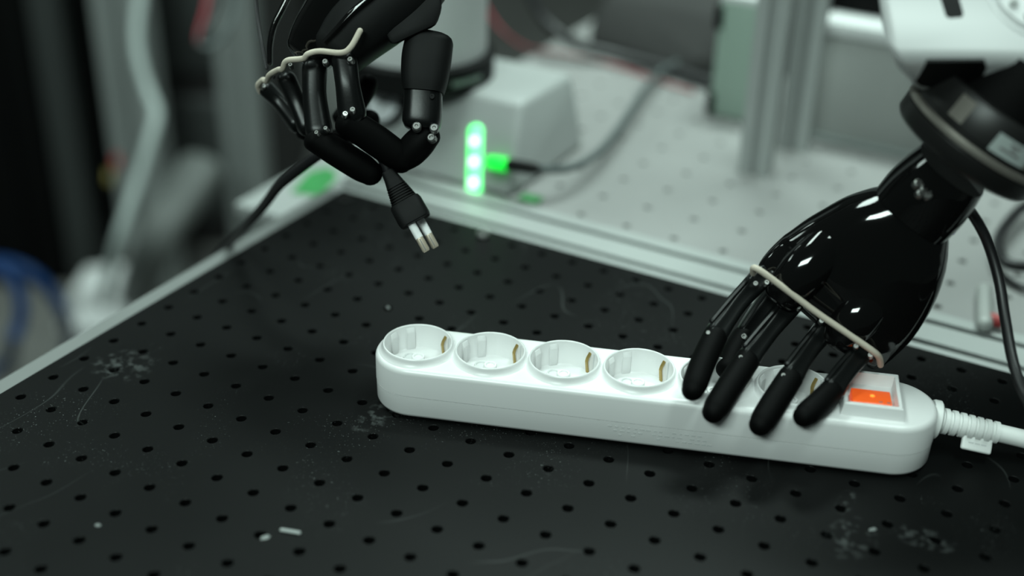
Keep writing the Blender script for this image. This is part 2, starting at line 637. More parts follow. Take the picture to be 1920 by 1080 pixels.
def rib(ang, w, p):
    A = V((math.cos(ang), math.sin(ang), 0))
    B = V((-A.y, A.x, 0))
    return hull([A * (0.0194 - (p if z < 0.034 else p * .25)) + B * s + Z * z for s in (-w, w) for z in (0.0222, 0.0335, 0.0362)] + [A * 0.0196 + B * s + Z * z for s in (-w, w) for z in (0.0222, 0.0362)], 0.0004, 2)


def clip_geo():
    prof = [(0.0188, 0.0352), (0.0168, 0.0322), (0.0162, 0.0300), (0.0172, 0.0222)]
    vs = []
    for w in (-0.0009, 0.0009):
        for off in (0.0, 0.0009):
            for r, z in prof:
                vs.append(V((r + off, w, z)))
    n = len(prof)
    fs = []
    for i in range(n - 1):
        fs += [(i, i + 1, 2 * n + i + 1, 2 * n + i), (n + i, n + i + 1, 3 * n + i + 1, 3 * n + i), (i, i + 1, n + i + 1, n + i), (2 * n + i, 2 * n + i + 1, 3 * n + i + 1, 3 * n + i)]
    fs += [(0, n, 3 * n, 2 * n), (n - 1, 2 * n - 1, 4 * n - 1, 3 * n - 1)]
    return vs, fs


for cx in SOCK:
    T = SM @ Matrix.Translation((cx, 0, 0))
    sk = mesh('socket', xf(sock_geo, T), 'white_plastic', ps, angle=50)
    for ang, w in ((math.radians(117), 0.0025), (math.radians(153), 0.0025), (math.radians(-63), 0.0025), (math.radians(-27), 0.0025)):
        mesh('guide_rib', xf(rib(ang, w, 0.0016), T), 'white_plastic', sk)
    for sy in (-1, 1):
        mesh('pin_hole', xf(lathe((-0.0067 * sy, 0.0067 * sy, 0), Z, [(0.0042, 0.0219), (0.0040, 0.0229), (0.0032, 0.0229), (0.0028, 0.0222), (0, 0.0222)], 18), T), 'pin_grey', sk)
    mesh('centre_boss', xf(lathe((0, 0, 0), Z, [(0.0042, 0.0219), (0.0040, 0.0275), (0.0036, 0.0280), (0.0026, 0.0280), (0.0022, 0.0272), (0, 0.0272)], 22), T), 'white_plastic', sk)
    for ca_ in (45, 225):
        T2 = T @ Matrix.Rotation(math.radians(ca_), 4, 'Z')
        mesh('earth_clip', xf(clip_geo(), T2), 'brass', sk, smooth=False)
        mesh('clip_recess', xf(hull([V((r, y, z)) for r in (0.0184, 0.0196) for y in (-0.0046, -0.0036) for z in (0.0224, 0.0365)]), T2), 'pin_grey', sk)

# switch: wedge-shaped bezel with a lit rocker
SX0, SX1, SY0, SY1 = 0.2675, 0.2990, -0.0172, 0.0175


def bezel():
    vs, fs = [], []

    def zt(y):
        return 0.0408 + (y - SY0) / (SY1 - SY0) * 0.0006

    def loop(x0, x1, y0, y1, z):
        return [(x0, y0, z(y0)), (x1, y0, z(y0)), (x1, y1, z(y1)), (x0, y1, z(y1))]

    w = 0.0022
    L = [loop(SX0 - 0.0014, SX1 + 0.0014, SY0 - 0.0016, SY1 + 0.0014, lambda y: 0.0330), loop(SX0, SX1, SY0, SY1, lambda y: zt(y) - 0.0006), loop(SX0 + .0006, SX1 - .0006, SY0 + .0006, SY1 - .0006, zt),
         loop(SX0 + w, SX1 - w, SY0 + w, SY1 - w, lambda y: zt(y) - 0.0002), loop(SX0 + w + .0006, SX1 - w - .0006, SY0 + w + .0006, SY1 - w - .0006, lambda y: 0.0338)]
    return stack(L, False, True)


bz = mesh('switch_bezel', S_(bezel()), 'white_plastic', ps, angle=30)
rx0, rx1 = 0.2722, 0.2932
rocker = hull([V((x, y, z)) for x in (rx0, rx1) for y, z in ((-0.0150, 0.0340), (-0.0146, 0.0402), (-0.0138, 0.0408), (0.0004, 0.0398), (0.0022, 0.0340))], 0.0003, 2)
mesh('rocker', S_(rocker), 'orange', bz, angle=25, label='lit orange rocker')
mesh('neon_lamp', S_(lathe((0.2832, -0.0065, 0.0400), (0, 0.1, 1), [(0, 0), (0.0014, 0), (0.0012, 0.0006), (0, 0.0009)], 14)), 'neon', bz)
for dx in (-0.0055, -0.003, 0.0002, 0.003):
    mesh('switch_mark', S_(box(rx0 + 0.0105 + dx - 0.0008, rx0 + 0.0105 + dx + 0.0008, 0.0030, 0.0042, 0.0338, 0.0366)), 'print_dark', bz, smooth=False)
for dx in (0.0088, 0.0045):
    mesh('switch_mark', S_(box(rx0 + 0.0105 + dx - 0.0009, rx0 + 0.0105 + dx + 0.0009, -0.0130, -0.0122, 0.0406, 0.0409)), 'print_dark', bz, smooth=False)

# moulding marks on the front face (unreadable small print, rows of short dashes)
for row in range(3):
    for k in range(15):
        if random.random() < 0.75:
            x = 0.142 + k * 0.0036 + row * 0.003 + random.uniform(-.0004, .0004)
            w = random.uniform(0.0006, 0.0014)
            mesh('moulded_mark', S_(box(x - w, x + w, -0.02493, -0.02483, 0.0118 - row * 0.0026, 0.0126 - row * 0.0026)), 'pin_grey', ps, smooth=False)

# strain relief, tag and mains cable
c0, c1 = V((0.3190, 0.0085, 0.0205)), V((0.3560, 0.0085, 0.0160))
dx = (c1 - c0).normalized()
rel = [(0.0, 0.0), (0.0105, 0.0), (0.0110, 0.001), (0.0110, 0.0042), (0.0100, 0.0050), (0.0078, 0.0052)]
h = 0.0060
while h < 0.0355:
    r = 0.0074 - 0.0012 * (h - 0.006) / 0.03
    rel += [(r * .84, h - 0.0003), (r * .84, h + 0.0008), (r, h + 0.0011), (r, h + 0.0036), (r * .84, h + 0.0039)]
    h += 0.0047
rel += [(0.0, h)]
sr = mesh('strain_relief', S_(lathe(c0, dx, rel, 28)), 'white_cable', ps, angle=35)
tg = c0 + dx * 0.0275
tx = dx
ty = V((-0.10, -0.62, -0.78)).normalized()
ty = (ty - tx * ty.dot(tx)).normalized()
tz = tx.cross(ty).normalized()
tagb = obox(tg + ty * 0.0062, tx, ty, tz, 0.0085, 0.0070, 0.0016, 0.0013, 3)
mesh('relief_tag', S_(tagb), 'white_cable', sr)
for q in (-0.0035, 0.0, 0.0035):
    mesh('tag_mark', S_(obox(tg + ty * 0.0088 + tx * q + tz * 0.0016 * (1 if tz.z > 0 else -1), tx, ty, tz, 0.0015, 0.0004, 0.0002)), 'pin_grey', sr, smooth=False)
mesh('mains_cable', S_(cable([c0 + dx * 0.030, c1 + dx * 0.004, c1 + dx * 0.02 + Z * -0.0005, V((0.40, 0.0090, 0.0085)), V((0.45, 0.012, 0.0060)), V((0.55, 0.03, 0.0056)), V((0.66, 0.02, 0.0056))], 0.0052, 14)), 'white_cable', ps)


# ------------------------------------------------------------------ robot hands
def joint_screw(px, py, d, parent, r=0.0022, nrm=None):
    n = nrm if nrm is not None else (-FW + RT * random.uniform(-.3, .3) - DN * 0.3).normalized()
    return mesh('joint_screw', lathe(at(px, py, d), n, [(0, -0.003), (r, -0.003), (r, 0.0004), (r * .75, 0.0010), (r * .4, 0.0010), (r * .3, 0.0004), (0, 0.0004)], 14), 'screw_steel', parent)


def img(dx, dy):
    return (RT * dx + DN * dy).normalized()


rh = thing('robot_hand', 'glossy black robot hand pressing its fingers on the power strip', 'robot hand', at(1425, 800, 0.69))
v1 = img(.757, .655)
mesh('palm_shell', psweep([
    (1532, 594, .7235, 147, .0105), (1548, 577, .723, 152, .0140), (1572, 556, .722, 154, .0170), (1596, 533, .719, 152, .0190), (1636, 489, .713, 140, .0205),
    (1676, 441, .706, 117, .0200), (1704, 407, .701, 90, .0180), (1716, 392, .699, 74, .016)], v1, 48, 2.35, (0.35, 0.6), 6), 'gloss_black', rh)
mesh('palm_glint_ridge', psweep([(1600, 425, .7100, 26, .0050), (1566, 450, .7075, 38, .0085), (1538, 476, .7075, 44, .0100), (1508, 508, .7090, 46, .0105), (1482, 538, .7120, 42, .010), (1464, 560, .7150, 34, .008)], v1, 36, 2.0, (0.8, 0.5), 8), 'gloss_black', rh)  # ridges added so the gloss catches the ceiling panels as streaks
mesh('palm_glint_ridge', psweep([(1672, 528, .7090, 26, .0050), (1640, 558, .7085, 40, .0085), (1610, 592, .7090, 44, .0095), (1586, 622, .7120, 40, .009), (1572, 642, .7150, 32, .008)], v1, 36, 2.0, (0.8, 0.5), 8), 'gloss_black', rh)
mesh('knuckle_block', psweep([(1440, 512, .724, 9, .010), (1535, 588, .726, 12, .012), (1640, 668, .722, 9, .010)], img(-.6, .75), 16, 2.6, (True, True), 5), 'link_black', rh)
cf = mesh('wrist_cuff', psweep([(1706, 404, .700, 80, .020), (1735, 372, .694, 82, .022), (1764, 340, .688, 78, .023), (1786, 316, .683, 72, .022)], img(.73, .68), 32, 2.5, (False, False), 4), 'gloss_black', rh)
for q in ((1722, 344), (1733, 352), (1727, 362), (1740, 366), (1747, 355)):
    joint_screw(q[0], q[1], .6705, cf, 0.0024)
mesh('purple_strip', psweep([(1786, 436, .700, 5, .002), (1800, 415, .697, 5, .002), (1808, 400, .695, 4, .002)], img(.73, .68), 10), 'purple', cf)  # narrow purple strip along the cuff edge

FING = [((1428, 518, .722), (1384, 568, .716), (1345, 622, .708), (1318, 680, .699), (1299, 731, .690)),
        ((1487, 566, .724), (1446, 616, .717), (1406, 668, .708), (1368, 725, .698), (1338, 772, .689)),
        ((1550, 612, .723), (1517, 655, .713), (1486, 702, .702), (1455, 750, .694), (1426, 796, .687)),
        ((1614, 660, .716), (1590, 692, .707), (1562, 730, .697), (1534, 758, .689), (1508, 780, .683))]
SCR = [((1417, 532), (1437, 530)), ((1475, 559), (1497, 576)), ((1540, 602), (1564, 619)), ((1605, 649), (1632, 666))]
WID = [24, 25, 25, 24]
for f, sc, w in zip(FING, SCR, WID):
    k, m1, j, m2, t = f
    side = img(.79, .61)
    fg = mesh('finger', psweep([(*k, 21, .0075), (k[0] * .7 + m1[0] * .3, k[1] * .7 + m1[1] * .3, k[2] * .7 + m1[2] * .3, 21, .007), (*m1, 18.5, .0060), (m1[0] * .4 + j[0] * .6, m1[1] * .4 + j[1] * .6, m1[2] * .4 + j[2] * .6, 19, .0062), (*j, 22, .0068)], side, 28, 2.6, (True, True), 6, 0.22), 'link_black', rh)
    mesh('fingertip', psweep([(j[0] * .92 + m2[0] * .08, j[1] * .92 + m2[1] * .08, j[2], w * .95, .0068), (*m2, w, .0074), (t[0] * .75 + m2[0] * .25, t[1] * .75 + m2[1] * .25, t[2] * .75 + m2[2] * .25, w * .98, .0073), (*t, w * .86, .0064)], side, 24, 2.1, (0.5, True), 6), 'rubber_black', fg)
    # side rail of the proximal link
    o = img(-.79, -.61) * 0.0062
    a, b = at(*k), at(*j)
    mesh('link_rail', cable([a.lerp(b, .18) + o * 0.9 - FW * 0.004, a.lerp(b, .55) + o * 1.0 - FW * 0.003, a.lerp(b, .93) + o * 1.05 - FW * 0.003], 0.0017, 8), 'link_black', fg)
    for q in sc:
        joint_screw(q[0], q[1], k[2] - .0105, fg, 0.0017)
    joint_screw(j[0] - 17, j[1] + 2, j[2] - .0060, fg, 0.0013)
# thumb behind the fingers
tb = mesh('thumb', psweep([(1455, 548, .752, 24, .009), (1425, 585, .752, 20, .008), (1398, 622, .750, 18, .0075)], img(.79, .61), 24, 2.6, (True, True), 6, 0.2), 'link_black', rh)
mesh('fingertip', psweep([(1394, 630, .750, 21, .0080), (1376, 662, .744, 22, .008), (1362, 690, .738, 19, .007)], img(.79, .61), 22, 2.1, (0.5, True), 6), 'rubber_black', tb)
joint_screw(1395, 631, .741, tb, 0.0020)
mesh('knuckle_cord', pcable([(1412, 512, .712), (1418, 503, .704), (1470, 540, .7035), (1530, 585, .7035), (1590, 626, .703), (1636, 658, .703), (1648, 670, .707), (1651, 684, .715)], 0.00185, 10, 8), 'cord_tan', rh)

# force sensor flange and white arm
AX = (img(.56, -.83) * math.cos(math.radians(29)) - FW * math.sin(math.radians(29))).normalized()
D0 = at(1802, 288, .674)
arm = thing('industrial_robot', 'white robot arm end with black sensor flange above the pressing hand', 'robot arm', D0)
mesh('mounting_plate', lathe(D0, AX, [(0, 0), (0.0361, 0), (0.0399, 0.0008), (0.0417, 0.003), (0.0421, 0.0105), (0.0409, 0.012), (0, 0.012)], 64), 'sensor_dark', arm)
mesh('metal_ring', lathe(D0, AX, [(0.0383, 0.0118), (0.0420, 0.012), (0.0427, 0.0126), (0.0427, 0.0152), (0.0419, 0.0158), (0.0383, 0.016)], 64), 'sensor_metal', arm)
sb = mesh('sensor_body', lathe(D0, AX, [(0.0383, 0.0155), (0.0402, 0.0160), (0.0402, 0.0182), (0.0417, 0.0188), (0.0417, 0.0345), (0.0409, 0.0355), (0.0361, 0.036), (0.0351, 0.034), (0, 0.034)], 64), 'sensor_dark', arm)
REF = -FW
Aa = (REF - AX * REF.dot(AX)).normalized()
Bb = AX.cross(Aa)


def patch(th0, th1, h0, h1, r, m, name):
    mesh(name, lathe(D0, AX, [(r, h0), (r, h1)], 12, math.radians(th0), math.radians(th1), REF), m, sb)


patch(-2, 27, 0.0190, 0.0290, 0.04185, 'sticker', 'label_sticker')
patch(44, 62, 0.0190, 0.0290, 0.04185, 'sticker', 'label_sticker')
patch(-38, -26, 0.0205, 0.0330, 0.04182, 'sensor_metal', 'bright_patch')
patch(25, 40, 0.0190, 0.0335, 0.04182, 'sensor_metal', 'bright_patch')
for a0, a1, hh in ((9, 18, 0.0262), (4, 20, 0.0220), (11, 16, 0.0242)):
    patch(a0, a1, hh, hh + 0.0014, 0.0419, 'print_dark', 'label_print')
cap_screw(D0 + AX * 0.036 + (Aa * 0.02 + Bb * 0.016), 0.0042, 'screw_steel', arm, 'flange_bolt', AX, 0.003)
mesh('tool_neck', lathe(D0, AX, [(0.030, 0.033), (0.030, 0.060), (0, 0.060)], 48), 'black_case', arm)
a1, a2, a3 = at(1662, 112, .62), at(2600, 118, .62), at(1718, 172, .652)
nf = (a2 - a1).cross(a3 - a1).normalized()
if nf.dot(FW) > 0:
    nf = -nf
arm_pts = [at(1622, -190, .640), at(2600, -190, .640), a1, a2, a3, hit(1850, 198, a1, nf), hit(2600, 400, a1, nf),
           at(1640, -190, .78), at(2600, -190, .78), at(1700, 70, .76), at(2600, 150, .76)]
ash = mesh('arm_shell', hull(arm_pts, 0.0062, 4), 'white_shell', arm, angle=60)
# dark window on the under facet, dark slot and round cover on the upper facet
win = [(1738, 114), (1846, 113), (1850, 126), (1838, 150), (1822, 168), (1806, 172), (1726, 160), (1717, 152)]
mesh('dark_window', prism([hit(x, y, a1, nf) - nf * 0.001 for x, y in win], nf, 0.0014), 'matte_black', ash, smooth=False)
b1, b2, b3 = at(1622, -190, .640), at(2100, -190, .640), at(2100, 118, .62)
nu = (b2 - b1).cross(b3 - b1).normalized()
if nu.dot(FW) > 0:
    nu = -nu
mesh('dark_slot', prism([hit(x, y, b1, nu) - nu * 0.001 for x, y in ((1745, -60), (1782, -60), (1806, 26), (1803, 33), (1780, 35), (1773, 31))], nu, 0.0014), 'matte_black', ash, smooth=False)
ctr = hit(1968, -40, b1, nu)
mesh('round_cover', lathe(ctr, nu, [(0.034, -0.001), (0.034, 0.0006), (0.033, 0.0010), (0.0315, 0.0002), (0.030, 0.0012), (0.0295, 0.0020), (0, 0.0022)], 48), 'white_shell', ash)
for k in range(5):
    th = math.radians(150 + 22 * k)
    e1, e2 = RT, nu.cross(RT).normalized()
    cap_screw(ctr + (e1 * math.cos(th) + e2 * math.sin(th)) * 0.0245 + nu * 0.0018, 0.0024, 'grey_metal', ash, 'cover_screw', nu, 0.0014)

hc = mesh('hand_cable', cable([at(*q) for q in ((1800, 380, .690), (1822, 400, .700), (1850, 450, .705), (1872, 520, .705), (1885, 600, .700), (1900, 680, .690), (1925, 745, .675), (1990, 830, .65))] + [V((0.66, 0.13, 0.006)), V((0.74, 0.09, 0.004)), V((0.80, 0.06, -0.06)), V((0.82, 0.05, -0.40))], 0.0030, 12), 'cable_black')
tag(hc, 'black cable hanging from the wrist of the pressing robot hand', 'cable')

# --- hand holding the plug
lh = thing('robot_hand', 'black robot hand pinching a plug between thumb and index finger', 'robot hand', at(740, 310, .75))
u1 = img(.74, .67)
mesh('palm_body', psweep([(640, 92, .748, 52, .020), (672, 52, .748, 66, .024), (712, 8, .748, 78, .026), (756, -40, .748, 84, .026), (800, -100, .748, 80, .025)], u1, 36, 2.6, (0.7, 0.5), 6), 'matte_black', lh)
mesh('palm_shell', psweep([(580, 100, .760, 46, .016), (594, 80, .760, 52, .021), (622, 42, .759, 58, .027), (662, -8, .757, 62, .032), (712, -75, .757, 64, .03)], u1, 40, 2.4, (0.5, 0.5), 6), 'gloss_black', lh)
glint = [at(*q) for q in ((606, 78, .7270), (630, 52, .7230), (655, 24, .7205), (676, 6, .7195), (712, -22, .7190))]  # flat glossy strip added to catch a panel as the bright edge line
glint_side = (glint[-1] - glint[0]).normalized().cross(V((-.31, -.59, .74))).normalized()
glint = [V(p) for p in catmull([tuple(p) for p in glint], 6)]
mesh('shell_glint_strip', sweep(glint, [(0.0016 + 0.0007 * min(1, k / 14), 0.00012) for k in range(len(glint))], glint_side, 18, 2.0, (True, True)), 'gloss_black', lh)
mesh('wrist_cuff', psweep([(700, -45, .752, 76, .028), (745, -115, .750, 72, .026), (790, -190, .748, 72, .026)], u1, 32, 2.5, (0.3, False), 4), 'gloss_black', lh)
wa = (at(790, -190, .748) - at(700, -45, .752)).normalized()
mesh('wrist_flange', lathe(at(786, -184, .748), wa, [(0, 0), (0.034, 0), (0.038, 0.001), (0.0395, 0.004), (0.0395, 0.030), (0.036, 0.034), (0.030, 0.036), (0.030, 0.30), (0, 0.30)], 48), 'sensor_dark', lh)
LF = [((646, 112, .735), (652, 160, .733), (660, 212, .736)),
      ((590, 130, .752), (590, 180, .750), (598, 244, .748)),
      ((538, 150, .770), (556, 190, .772), (576, 236, .772)),
      ((499, 166, .786), (524, 192, .788), (556, 232, .786))]
LW = [27, 26, 20, 17]
fl = []
for (k, m1, j), w in zip(LF, LW):
    fl.append(mesh('finger', psweep([(*k, w * .9, .0078), (*m1, w * .86, .0070), (*j, w, .0078)], RT, 28, 2.15, (True, True), 8, 0.10), 'link_black', lh))
mesh('fingertip', psweep([(648, 226, .738, 27, .0085), (680, 246, .742, 29, .009), (712, 268, .746, 29.5, .009), (740, 288, .749, 28, .0085), (752, 297, .750, 25, .0078)], img(.6, -.8), 26, 2.1, (0.6, True), 6), 'rubber_black', fl[0])
mesh('fingertip', psweep([(588, 258, .748, 25, .008), (620, 278, .750, 27, .0085), (654, 299, .752, 27.5, .0085), (680, 315, .754, 27, .008), (694, 324, .755, 24, .0075)], img(.6, -.8), 26, 2.1, (0.6, True), 6), 'rubber_black', fl[1])
mesh('fingertip', psweep([(640, 226, .795, 20, .007), (662, 200, .795, 22, .0075), (681, 170, .793, 22, .0075), (688, 158, .792, 20, .007)], img(.8, .6), 24, 2.1, (0.6, True), 6), 'rubber_black', fl[2])
mesh('fingertip', psweep([(566, 244, .785, 16, .006), (620, 262, .79, 17, .006), (670, 244, .80, 18, .007), (694, 224, .80, 18, .007)], img(.6, -.8), 20, 2.1, (0.6, True), 6), 'rubber_black', fl[3])
for i, q in ((0, (647, 214, .7265)), (0, (661, 206, .727)), (1, (594, 249, .7385)), (1, (611, 241, .739)), (1, (545, 122, .744)), (0, (610, 116, .727)), (0, (657, 112, .7265)), (2, (512, 140, .762)), (3, (494, 162, .777))):
    joint_screw(*q, fl[i], 0.0015 if i else 0.0019)
# thumb
th = mesh('thumb', psweep([(806, 74, .748, 44, .0150), (800, 110, .748, 46, .0155), (796, 150, .748, 43, .0150), (794, 174, .748, 38, .0140)], RT, 32, 3.6, (0.35, False), 6), 'matte_black', lh)
mesh('thumb_base', hull([at(x, y, d) for d in (.730, .766) for x, y in ((765, -30), (826, -10), (829, 15), (818, 48), (760, 62), (735, 86), (722, 66), (745, 20))], 0.003, 2), 'matte_black', lh, angle=25)
ts = mesh('thumb_link', psweep([(794, 168, .748, 35, .0120), (793, 200, .748, 36, .0125), (791, 228, .748, 36, .0125), (790, 238, .748, 33, .0115)], RT, 32, 3.6, (False, 0.25), 5), 'link_black', th)
mesh('fingertip', psweep([(802, 252, .748, 26, .0088), (786, 268, .749, 30, .0095), (768, 287, .751, 29, .009), (752, 303, .753, 22, .008)], img(.7, .7), 26, 2.1, (0.8, True), 6), 'rubber_black', th)
for q in ((781, 237, .7345), (814, 240, .7345), (809, 258, .7375)):
    joint_screw(*q, th, 0.0027)
cap_screw(at(810, 181, .7355), 0.0016, 'matte_black', ts, 'link_screw', -FW, 0.0006)
mesh('knuckle_cord', pcable([(488, 172, .783), (484, 160, .778), (493, 150, .772), (500, 152, .768), (506, 140, .758), (522, 131, .748), (530, 129, .742), (538, 114, .737), (568, 110, .731), (578, 101, .728), (600, 96, .727), (640, 99, .722), (658, 88, .720), (675, 58, .7195)], 0.00175, 10, 6), 'cord_tan', lh)
mesh('flat_cable', psweep([(506, 118, .765, 5, .002), (506, 85, .764, 5.5, .002), (513, 50, .763, 6, .002), (530, 15, .762, 6, .002), (550, -25, .761, 6, .002)], RT, 12, 3, (True, True), 6), 'gloss_black', lh)
mesh('thin_cable', pcable([(500, 128, .768), (490, 80, .770), (482, 30, .772), (478, -20, .772)], 0.0012, 8), 'cable_black', lh)

# ------------------------------------------------------------------ plug held above the board
pg = thing('mains_plug', 'black flat plug with two white-sleeved pins hanging from robot fingers', 'plug', at(808, 466, .75))
e = img(.485, .875)
w_ = img(.875, -.485)
E0 = at(728, 322, .754)


def pp(s, off=0.0, dep=0.0):
    """s px along the plug from its cable end, off px across"""
    return E0 + e * (s * .75 / FPX) + w_ * (off * .75 / FPX) + FW * dep


px2m = .75 / FPX
path, rad = [], []
for s, ra in ((0, 13), (14, 15), (28, 18)):
    path.append(pp(s)); rad.append((ra * px2m, 0.0075))
s = 30
while s < 62:
    k = (s - 30) / 32
    base = 19 + 7 * k
    for ds, q in ((0, 1.0), (2.6, 1.0), (2.9, .88), (4.6, .88), (4.9, 1.0)):
        path.append(pp(s + ds)); rad.append((base * q * px2m, (0.0078 + 0.002 * k) * q))
    s += 5.0
for s, ra, rb in ((64, 29, .0105), (70, 31, .0115), (100, 31.5, .012), (106, 30.5, .012), (108, 29, .0115)):
    path.append(pp(s)); rad.append((ra * px2m, rb))
mesh('plug_body', sweep(path, rad, w_, 32, 4.0, (False, False)), 'matte_black', pg, angle=30)
for off, dep in ((-8.5, -0.006), (8.5, 0.004)):
    pin = mesh('pin', sweep([pp(104, off, dep), pp(139, off, dep)], [(7.8 * px2m, .0023)] * 2, w_, 18, 2.6, (False, False)), 'sleeve_white', pg, label='white pin sleeve')
    mesh('pin_tip', sweep([pp(138, off, dep), pp(164, off, dep), pp(167, off, dep)], [(7.3 * px2m, .0021), (7.3 * px2m, .0021), (6.3 * px2m, .0017)], w_, 18, 3.2, (False, 0.3)), 'pin_metal', pin)
    mesh('pin_slit', obox(pp(153, off, dep) - FW * .0021, e, w_, FW, 12 * px2m, 0.8 * px2m, .0002), 'print_dark', pin, smooth=False)
mesh('plug_cable', pcable([(730, 326, .754), (712, 290, .762), (672, 262, .785), (630, 270, .80), (588, 297, .810), (545, 330, .825), (520, 352, .84), (495, 385, .865), (462, 422, .90), (430, 456, .945), (410, 474, .975), (395, 500, 1.02), (385, 560, 1.08), (372, 660, 1.13)], 0.0034, 12), 'cable_black', pg)

# ------------------------------------------------------------------ robot base on the grey table
rb = thing('robot_pedestal', 'white robot base with round gauge and green status light', 'robot base', (0.0, 0.47, -0.010))
WB, WT = V((0.1, 0.4125, -0.0098)), V((0.1, 0.4520, 0.058))
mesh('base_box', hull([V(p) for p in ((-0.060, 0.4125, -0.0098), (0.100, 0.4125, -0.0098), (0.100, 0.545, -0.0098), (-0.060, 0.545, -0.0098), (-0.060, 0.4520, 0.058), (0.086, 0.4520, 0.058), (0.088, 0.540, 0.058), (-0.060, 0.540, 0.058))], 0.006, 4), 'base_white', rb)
SU = (WT - WB).normalized()
SN = X.cross(SU).normalized()
if SN.y > 0:
    SN = -SN
CB = V((-0.0235, 0.468, 0.058))
mesh('foot_ring', lathe(CB, Z, [(0.050, -0.002), (0.0640, 0), (0.0640, 0.020), (0.0625, 0.0215), (0.0585, 0.022), (0.050, 0.022)], 64), 'matte_black', rb)
fr_ = mesh('column', lathe(CB, Z, [(0.055, 0.021), (0.0575, 0.022), (0.0575, 0.30), (0, 0.30)], 64), 'white_shell', rb)
for k in range(11):
    a_ = math.radians(6 + k * 2.6)
    mesh('ring_letter', lathe(CB, Z, [(0.0642, 0.007), (0.0642, 0.012)], 3, -a_, -a_ + math.radians(1.7), X), 'pale_panel', rb)
gz = hit(725, 195, WB, SN)
mesh('gauge_bezel', lathe(gz, SN, [(0.0215, -0.002), (0.0215, 0.006), (0.0200, 0.008), (0.0168, 0.008), (0.0165, 0.005), (0, 0.005)], 48), 'matte_black', rb)
dl = mesh('gauge_dial', lathe(gz + SN * 0.0052, SN, [(0.0166, 0), (0.0160, 0.0009), (0, 0.0009)], 40), 'dial_white', rb)
for ang, l, w in ((35, .010, .0012), (160, .007, .0014), (265, .008, .0012)):
    A_ = X * math.cos(math.radians(ang)) + SU * math.sin(math.radians(ang))
    mesh('gauge_mark', obox(gz + SN * 0.0064 + A_ * l * .4, A_, A_.cross(SN), SN, l * .5, w, .0002), 'print_dark', dl, smooth=False)
LA, LB = hit(892, 246, WB, SN), hit(889, 357, WB, SN)
led = mesh('status_light', sweep([LB, LA], [(0.0066, 0.003), (0.0066, 0.003)], X, 28, 2.0, (2.0, 2.0)), 'led_green', rb, label='glowing green light bar')
for t_ in (0.12, 0.47, 0.82):
    mesh('led_lamp', lathe(LB.lerp(LA, t_) + SN * 0.0026, SN, [(0.0046, 0), (0.0040, 0.0007), (0, 0.0012)], 18), 'led_core', led)
for q in ((856, 244), (800, 332)):
    cap_screw(hit(q[0], q[1], WB, SN), 0.0024, 'grey_metal', rb, 'cover_screw', SN, 0.001)

# status connector and its cable
cn = thing('signal_cable', 'dark cable with glowing green connector beside the status light', 'cable', onz(1000, 318, -0.010))
cB = hit(920, 305, WB, SN) + SN * 0.005
cE = hit(1014, 318, cB, Y)
cdv = (cE - cB).normalized()
cl = (cE - cB).length
mesh('connector', lathe(cB, cdv, [(0, 0), (0.0048, 0), (0.0054, 0.002), (0.0054, cl * .34), (0.005, cl * .38), (0, cl * .38)], 20), 'led_dim', cn)
mesh('plug_grip', lathe(cB, cdv, [(0, cl * .36), (0.0046, cl * .36), (0.0052, cl * .45), (0.0048, cl * .85), (0.003, cl), (0, cl)], 20), 'matte_black', cn)
mesh('cable_run', cable([cB + cdv * cl * .95] + [onz(x, y, zz) for x, y, zz in ((1062, 316, .012), (1108, 297, .008), (1148, 258, .006), (1184, 206, .006), (1218, 156, .004), (1250, 128, .0), (1290, 108, -.004))], 0.0034, 10), 'cable_grey', cn)
o = mesh('cap_knob', lathe(onz(985, 298, -0.0102), Z, [(0, 0), (0.012, 0), (0.0125, 0.002), (0.0125, 0.012), (0.010, 0.017), (0.005, 0.019), (0, 0.0192)], 32), 'white_shell')
tag(o, 'small round white cap on the grey table behind the connector', 'cap')
gl = mesh('green_marker', box(0.104, 0.122, 0.415, 0.428, -0.0101, -0.0085, 0.0005), 'green_label')
tag(gl, 'small green tag on the grey table below the connector', 'tag')

# ------------------------------------------------------------------ things on the grey table
def post(name, x, y, w, z0, z1, label, grp, rot=0.0, slot=True):
    t = thing(name, label, 'post', (x, y, z0), rot, grp)
    Mx = Matrix.Translation((x, y, 0)) @ Matrix.Rotation(rot, 4, 'Z')
    sec = []
    hw = w / 2
    s = w * 0.11
    d = w * 0.22
    pts = []
    for k in range(4):
        a = math.pi / 2 * k
        c, sn = round(math.cos(a)), round(math.sin(a))
        for u, v in ((-hw, -hw), (-s, -hw), (-s, -hw + w * .06), (-s * 1.9, -hw + w * .09), (-s * 1.9, -hw + d), (s * 1.9, -hw + d), (s * 1.9, -hw + w * .09), (s, -hw + w * .06), (s, -hw)):
            pts.append((u * c - v * sn, u * sn + v * c))
    n = len(pts)
    vs = [Mx @ V((a, b, z)) for z in (z0, z1) for a, b in pts]
    fs = [list(range(n)), list(range(n, 2 * n))] + [[i, (i + 1) % n, n + (i + 1) % n, n + i] for i in range(n)]
    mesh('post_bar', (vs, fs), 'frame_alu' if z0 < -0.5 else 'aluminium', t, smooth=False)
    mesh('post_core', xf(box(-hw * .55, hw * .55, -hw * .55, hw * .55, z0 + 0.002, z1 - 0.002), Mx), 'slot_dark', t, smooth=False)
    return t


